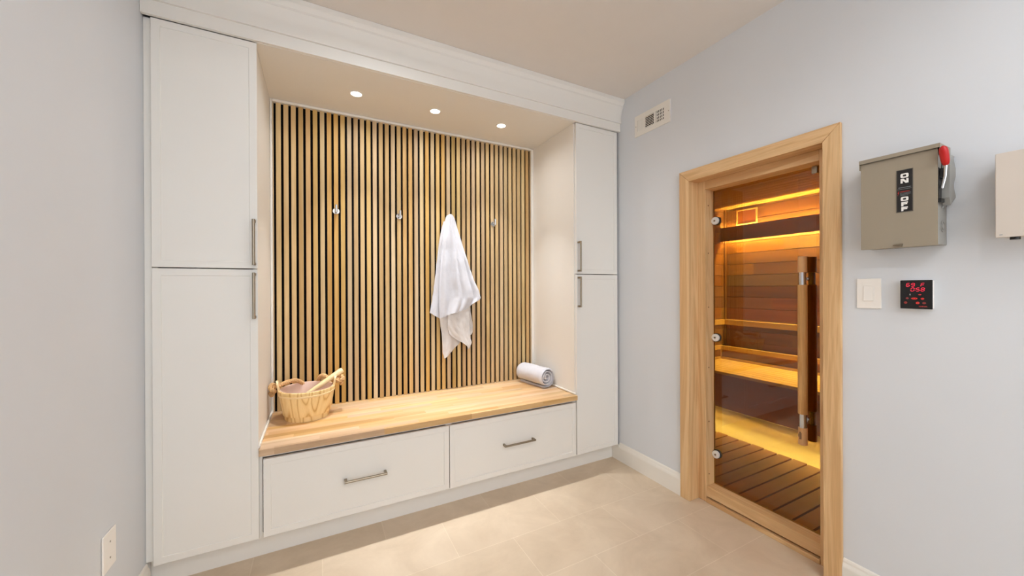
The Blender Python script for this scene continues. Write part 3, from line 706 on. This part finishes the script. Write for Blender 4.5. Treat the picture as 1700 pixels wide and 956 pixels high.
obj('side_fold', cloth(left, hemtab([(0, 1.160), (.5, 1.133), (1, 1.108)]), .578, .016, [(1.1, .004, .3)], .006, nu=18, ph=4.), 'towel', tw, ang=80)
tail = [(1.24, -1.262, -1.13), (1.12, -1.266, -1.125), (1.00, -1.252, -1.110), (.93, -1.246, -1.110), (.86, -1.246, -1.13), (.80, -1.240, -1.19)]
obj('lower_tail', cloth(tail, hemtab([(0, .850), (.16, .808), (.4, .828), (1, .918)]), .570, .010, [(1.2, .005, .6)], .005, nu=26, nv=40, ph=7.), 'towel_tail', tw, ang=80, label='flat woven lower end of the towel')
flap = [(1.24, -1.20, -1.045), (1.12, -1.212, -1.040), (1.06, -1.214, -1.038), (1.00, -1.203, -1.036), (.95, -1.178, -1.028), (.92, -1.150, -1.020), (.89, -1.115, -1.024), (.86, -1.09, -1.045)]
obj('folded_corner', cloth(flap, hemtab([(0, .985), (.35, .935), (.72, .877), (.86, .868), (1, .915)]), .548, .016, [(1.5, .006, .2)], .005, nu=30, nv=40, ph=9.), 'towel_tail', tw, ang=80)
back = [(1.24, -1.075, -1.03), (1.12, -1.06, -1.012), (1.05, -1.05, -.998), (1.00, -1.045, -1.000), (.96, -1.04, -1.02), (.93, -1.036, -1.03)]
obj('rear_corner', cloth(back, hemtab([(0, .95), (.5, .955), (1, .985)]), .580, .008, [(1, .003, 0)], .005, nu=12, nv=24, ph=12.), 'towel_tail', tw, ang=80)

# ------------------------------------------------------------------ wall register
vn = thing('air_register', (0, -.327, 2.53), 'white wall register with three louvre banks by the ceiling', 'vent')
vy0, vy1, vz0, vz1 = -.172, -.4815, 2.449, 2.6
def vface():
    m = MB(); X0, X1 = -.006, -.0006
    ys = [vy0, -.1985, -.252, -.2680, -.3480, -.3625, -.437, vy1]; z0, z1 = vz0+.036, vz1-.036
    m.box(X0, X1, vy1, vy0, z1, vz1).box(X0, X1, vy1, vy0, vz0, z0)
    for a, b in ((ys[0], ys[1]), (ys[2], ys[3]), (ys[4], ys[5]), (ys[6], ys[7])): m.box(X0, X1, b, a, z0, z1)
    return m, z0, z1
m, z0, z1 = vface(); obj('face_plate', m, 'trim', vn)
obj('duct_shade_sheet', MB().box(-.0005, -.0001, -.438, -.197, z0-.001, z1+.001), 'dark', vn)  # flat dark sheet on the wall, painted as the shade behind the fins
m = MB()
for i in range(6): y = -.202-i*.0092; m.box(-.0052, -.0008, y-.0078, y, z0, z1)
obj('closed_fins', m, 'trim', vn)
m = MB()
for i in range(7): z = z0+.004+i*.0115; m.box(-.0050, -.0035, -.348, -.268, z-.002, z+.0036, rot=Euler((0, .5, 0)).to_matrix())
obj('level_fins', m, 'trim', vn)
m = MB()
for i in range(6): y = -.3665-i*.0128; m.box(-.0050, -.0035, y-.0060, y, z0, z1)
for i in range(3): z = z0+.018+i*.021; m.box(-.0034, -.0024, -.437, -.3625, z-.0028, z+.0028)
obj('upright_fins', m, 'trim', vn)
for y in (-.184, -.470): obj('screw', MB().cyl((-.0072, y, 2.5245), (-.0055, y, 2.5245), .003, seg=14), 'nickel', vn)

# ------------------------------------------------------------------ light switch, blank plate, sauna control
sw = thing('light_switch', (0, -1.483, 1.318), 'white rocker light switch on the blue wall below the taupe switch box', 'light switch')
sp = MB().box(-.006, -.0005, -1.5225, -1.443, 1.2545, 1.381, bev=.0022); obj('wall_plate', sp, 'plate', sw)
obj('rocker_frame', MB().frame('X', -.0072, -.0058, -1.5005, -1.4645, 1.2835, 1.352, .0022), 'plate', sw)
obj('rocker', MB().prism([(-.0058, 1.2860), (-.0105, 1.2865), (-.0070, 1.3495), (-.0058, 1.3495)], 'Y', -1.4980, -1.4670, bev=.0007), 'plate', sw)
bl = thing('blank_wall_plate', (XL, -.313, .407), 'white blank wall plate low on the left wall', 'wall plate')
obj('plate', MB().box(XL+.0005, XL+.007, -.360, -.2665, .336, .472, bev=.003), 'plate', bl)
for z in (.434, .376): obj('screw', MB().cyl((XL+.0065, -.313, z), (XL+.0078, -.313, z), .0035, seg=14), 'nickel', bl)

ct = thing('sauna_control_panel', (0, -1.63, 1.315), 'square black control panel with red digits beside the light switch', 'control panel')
cy0, cy1, cz0, cz1 = -1.5860, -1.6735, 1.260, 1.3715
obj('housing', MB().box(-.024, -.0005, cy1+.002, cy0-.002, cz0+.002, cz1-.002, bev=.003), 'plate', ct, label='pale backing box')
obj('face_panel', MB().box(-.030, -.0245, cy1, cy0, cz0, cz1, bev=.0018), 'panel_black', ct)
FXc = -.0302
SEG = {'0': 'abcdef', '5': 'afgcd', '6': 'afgedc', '8': 'abcdefg', '9': 'abfgcd', 'F': 'aefg'}
def digit(mb, ch, ycl, zb, wd, h, th=.0019, slant=.16):
    """ycl: y of the digit's left edge; y runs towards minus to the right"""
    g = {'a': (0, 1, 1, 1), 'b': (1, .5, 1, 1), 'c': (1, 0, 1, .5), 'd': (0, 0, 1, 0), 'e': (0, 0, 0, .5), 'f': (0, .5, 0, 1), 'g': (0, .5, 1, .5)}
    for s_ in SEG[ch]:
        x0, y0, x1, y1 = g[s_]; a = Vector((x0*wd, y0*h)); b = Vector((x1*wd, y1*h)); d = (b-a).normalized(); n_ = Vector((-d.y, d.x))*th/2
        a, b = a+d*th*.35, b-d*th*.35
        P = [a, a+d*th*.5+n_, b-d*th*.5+n_, b, b-d*th*.5-n_, a+d*th*.5-n_]
        mb.prism([(ycl-(p.x+slant*p.y), zb+p.y) for p in P], 'X', FXc-.0003, FXc+.0004)
m = MB()
digit(m, '6', -1.6030, 1.3470, .0085, .0125); digit(m, '9', -1.6165, 1.3470, .0085, .0125); digit(m, 'F', -1.6430, 1.3470, .0085, .0125)
digit(m, '0', -1.6155, 1.3290, .0085, .0125); digit(m, '5', -1.6300, 1.3290, .0085, .0125); digit(m, '8', -1.6430, 1.3290, .0085, .0125)
for z in (1.3325, 1.3385): m.cyl((FXc-.0003, -1.6275-.16*(z-1.329), z), (FXc+.0004, -1.6275-.16*(z-1.329), z), .0010, seg=10)
obj('digits', m, 'led_red', ct, label='red digits reading 69 F and 0:58')
def disc(y, z, ry, rz, inner=0):
    m = MB(); P = [(y+ry*math.cos(a), z+rz*math.sin(a)) for a in [2*PI*k/24 for k in range(24)]]
    m.prism(P, 'X', FXc-.0003, FXc+.0004); return m
for (y, z, ry, rz, mt) in ((-1.6405, 1.3155, .0040, .0022, 'icon_red'), (-1.6255, 1.3005, .0085, .0036, 'icon_red'), (-1.6475, 1.3000, .0045, .0034, 'icon_red'), (-1.6345, 1.2835, .0048, .0044, 'icon_red'), (-1.6520, 1.2835, .0045, .0036, 'icon_dim'), (-1.6015, 1.2840, .0046, .0042, 'icon_dim'), (-1.6060, 1.3010, .0040, .0032, 'icon_dim')):
    m = MB(); P = lambda k_: [(y+ry*k_*math.cos(a), z+rz*k_*math.sin(a)) for a in [2*PI*k/24 for k in range(24)]]
    o_, i_ = P(1), P(.62)
    for k in range(24):
        k2 = (k+1) % 24; m.prism([o_[k], o_[k2], i_[k2], i_[k]], 'X', FXc-.0003, FXc+.0004)
    m.prism(P(.34), 'X', FXc-.0003, FXc+.0004)
    obj('button_icon', m, mt, ct)
obj('indicator', MB().prism([(-1.6125, 1.3130), (-1.6150, 1.3130), (-1.6138, 1.3195)], 'X', FXc-.0003, FXc+.0004), 'icon_white', ct)
FACE = Matrix(((0, 0, -1, 0), (-1, 0, 0, 0), (0, 1, 0, 0), (0, 0, 0, 1)))      # text facing -x, reading towards -y
def on_face(x, y, z): return Matrix.Translation((x, y, z)) @ FACE
obj('brand_text', text_mb('HARVIA', .0062, on_face(FXc-.0001, -1.6490, 1.2700), .0003, .0002), 'icon_dim', ct)

# ------------------------------------------------------------------ safety switch box
eb = thing('safety_switch_box', (0, -1.598, 1.497), 'taupe metal electrical switch box with ON OFF label and red lever', 'electrical box')
ey0, ey1, ez0, ez1, ex = -1.491, -1.705, 1.4975, 1.850, -.100
obj('enclosure', MB().box(ex+.006, -.0005, ey1+.002, ey0-.002, ez0+.003, ez1, bev=.002), 'grey_metal', eb)
cv = MB().box(ex, ex+.0015, ey1, ey0, ez0, ez1-.004, bev=.0006)
cv.box(ex+.0015, ex+.022, ey0-.0015, ey0, ez0, ez1-.004).box(ex+.0015, ex+.022, ey1, ey0, ez0, ez0+.0015)
obj('cover', cv, 'taupe', eb, label='taupe front cover')
cap = MB()
cap.box(-.110, -.0005, -1.7125, -1.4885, 1.8580, 1.8605, bev=.001).box(-.110, -.1085, -1.7125, -1.4885, 1.8455, 1.859)
cap.box(-.1085, -.0005, -1.7125, -1.7110, 1.8240, 1.859).prism([(-.1085, 1.822), (-.09, 1.822), (-.0005, 1.835), (-.0005, 1.859), (-.1085, 1.859)], 'Y', -1.4900, -1.4885)
obj('rain_hood', cap, 'taupe', eb)
obj('hub_plate', MB().box(-.085, -.015, -1.640, -1.545, 1.8606, 1.8640, bev=.0012), 'taupe', eb)
lb = obj('label_plate', MB().box(ex-.0012, ex-.0001, -1.6425, -1.5965, 1.6305, 1.7925), 'label_edge', eb, label='black ON OFF label')
obj('label_field', MB().box(ex-.0018, ex-.0013, -1.6405, -1.5990, 1.6330, 1.7905), 'label_black', lb)
lx = ex-.0021; lc = -1.6198
def glyph(ch, zc, h, wd, st):
    """bold square letter on the label, drawn from strokes; u runs towards -y"""
    def poly(P, dx=0):
        m2.prism([(lc-u, zc+v) for u, v in P], 'X', lx-.0002-dx, lx+.0006)
    m2 = MB(); W, H = wd/2, h/2
    if ch == 'O':
        def rr(w_, h_, r):
            P = []
            for k in range(32):
                a_ = 2*PI*k/32; c_, s_ = math.cos(a_), math.sin(a_)
                P.append((w_*math.copysign(abs(c_)**r, c_), h_*math.copysign(abs(s_)**r, s_)))
            return P
        A_, B_ = rr(W, H, .42), rr(W-st*1.15, H-st*.8, .42)
        for k in range(32): k2 = (k+1) % 32; poly([A_[k], A_[k2], B_[k2], B_[k]])
    if ch == 'N':
        poly([(-W, -H), (-W+st, -H), (-W+st, H), (-W, H)]); poly([(W-st, -H), (W, -H), (W, H), (W-st, H)])
        poly([(-W, H), (-W+st*1.35, H), (W, -H), (W-st*1.35, -H)], .0004)
    if ch == 'F':
        poly([(-W, -H), (-W+st, -H), (-W+st, H), (-W, H)]); poly([(-W+st, H-st*.8), (W, H-st*.8), (W, H), (-W+st, H)]); poly([(-W+st, -.12*h), (W*.8, -.12*h), (W*.8, -.12*h+st*.75), (-W+st, -.12*h+st*.75)])
    obj('letter', m2, 'label_white', lb)
glyph('O', 1.7690, .0165, .0220, .0056); glyph('N', 1.7490, .0170, .0215, .0058)
glyph('O', 1.6805, .0160, .0210, .0054); glyph('F', 1.6610, .0158, .0180, .0058); glyph('F', 1.6425, .0158, .0180, .0058)
def strokes(name, z, ya, yb, h, mat, segs):
    m = MB(); r = random.Random(int(z*1e5)); y = ya
    while y > yb:
        l = r.uniform(.0012, .0024); m.box(lx-.0002, lx+.0004, max(y-l, yb), y, z-h/2, z+h/2); y -= l+.0006
    obj(name, m, mat, lb)
strokes('small_print', 1.7245, -1.6030, -1.6370, .0022, 'label_grey', 9); strokes('small_print', 1.7185, -1.6010, -1.6385, .0013, 'label_grey', 9)
strokes('red_print', 1.7085, -1.6080, -1.6340, .0022, 'label_red', 9); strokes('small_print', 1.7030, -1.6080, -1.6370, .0014, 'label_grey', 9); strokes('small_print', 1.6985, -1.6080, -1.6370, .0014, 'label_grey', 9); strokes('small_print', 1.6940, -1.6080, -1.6300, .0014, 'label_grey', 9)
obj('bolt_symbol', MB().prism([(-1.6035, 1.7105), (-1.6010, 1.7030), (-1.6030, 1.7030), (-1.6005, 1.6945), (-1.6050, 1.7045), (-1.6030, 1.7045), (-1.6055, 1.7105)], 'X', lx-.0002, lx+.0004), 'label_red', lb)
obj('latch', MB().box(ex-.006, ex-.0003, -1.615, -1.588, 1.5050, 1.5105, bev=.0015).box(ex-.003, ex-.0003, -1.612, -1.591, 1.4985, 1.5050), 'nickel', eb)
wv = [(-.058, 1.823), (-.030, 1.823), (-.004, 1.822)]
for k in range(25):
    z = 1.818-k*.0061; wv.append((-.006+.013*math.sin((1.822-z)/.1*2*PI-2.0)*(1 if k < 24 else .5), z))
wv += [(-.030, 1.655), (-.052, 1.640), (-.066, 1.668)]
obj('lever_bracket', MB().prism(wv, 'Y', -1.7250, -1.7055, bev=.0012), 'grey_metal', eb)
obj('lever_slot', MB().box(-.098, -.070, -1.7070, -1.7052, 1.655, 1.775).box(-.100, -.066, -1.7130, -1.7052, 1.650, 1.664).box(-.090, -.064, -1.7160, -1.7052, 1.738, 1.772), 'black_plastic', eb)
lv = obj('lever_arm', MB().tube([(-.088, -1.712, 1.70), (-.090, -1.720, 1.74), (-.098, -1.724, 1.785)], .0055, 12), 'chrome', eb)
g = MB(); P0, P1 = Vector((-.128, -1.7235, 1.842)), Vector((-.094, -1.7235, 1.776))
g.tube([P0+(P1-P0)*(i/16) for i in range(17)], lambda t: .0125*math.sqrt(max(.03, 1-abs(2*t-1)**4))*(1-.15*t), 20)
obj('lever_grip', g, 'red', eb, label='red lever grip')
kn = MB()
kn.lathe([(.017, 0), (.021, 0), (.021, .0015), (.017, .0015)], (-.045, -1.7032, 1.567), (0, -1, 0), 32, True).lathe([(0, 0), (.0115, 0), (.0115, .002), (0, .002)], (-.045, -1.7032, 1.567), (0, -1, 0), 28)
obj('knockout', kn, 'grey_metal', eb)
obj('side_screw', MB().cyl((-.056, -1.7070, 1.637), (-.056, -1.7030, 1.637), .005, seg=16), 'chrome', eb)

# ------------------------------------------------------------------ second box
b2 = thing('control_box', (0, -1.94, 1.507), 'plain greige metal box at the photo edge right of the taupe switch box', 'electrical box')
obj('enclosure', MB().box(-.094, -.0005, -2.050, -1.8370, 1.510, 1.777, bev=.003), 'greige', b2)
obj('cover', MB().box(-.1010, -.0945, -2.055, -1.8325, 1.5060, 1.7815, bev=.0022), 'greige', b2)
obj('cover_mark', MB().box(-.1014, -.1009, -1.8475, -1.8410, 1.5135, 1.5158), 'label_grey', b2)
obj('cable_gland', MB().cyl((-.075, -1.868, 1.4985), (-.075, -1.868, 1.512), .011, seg=24), 'black_plastic', b2)
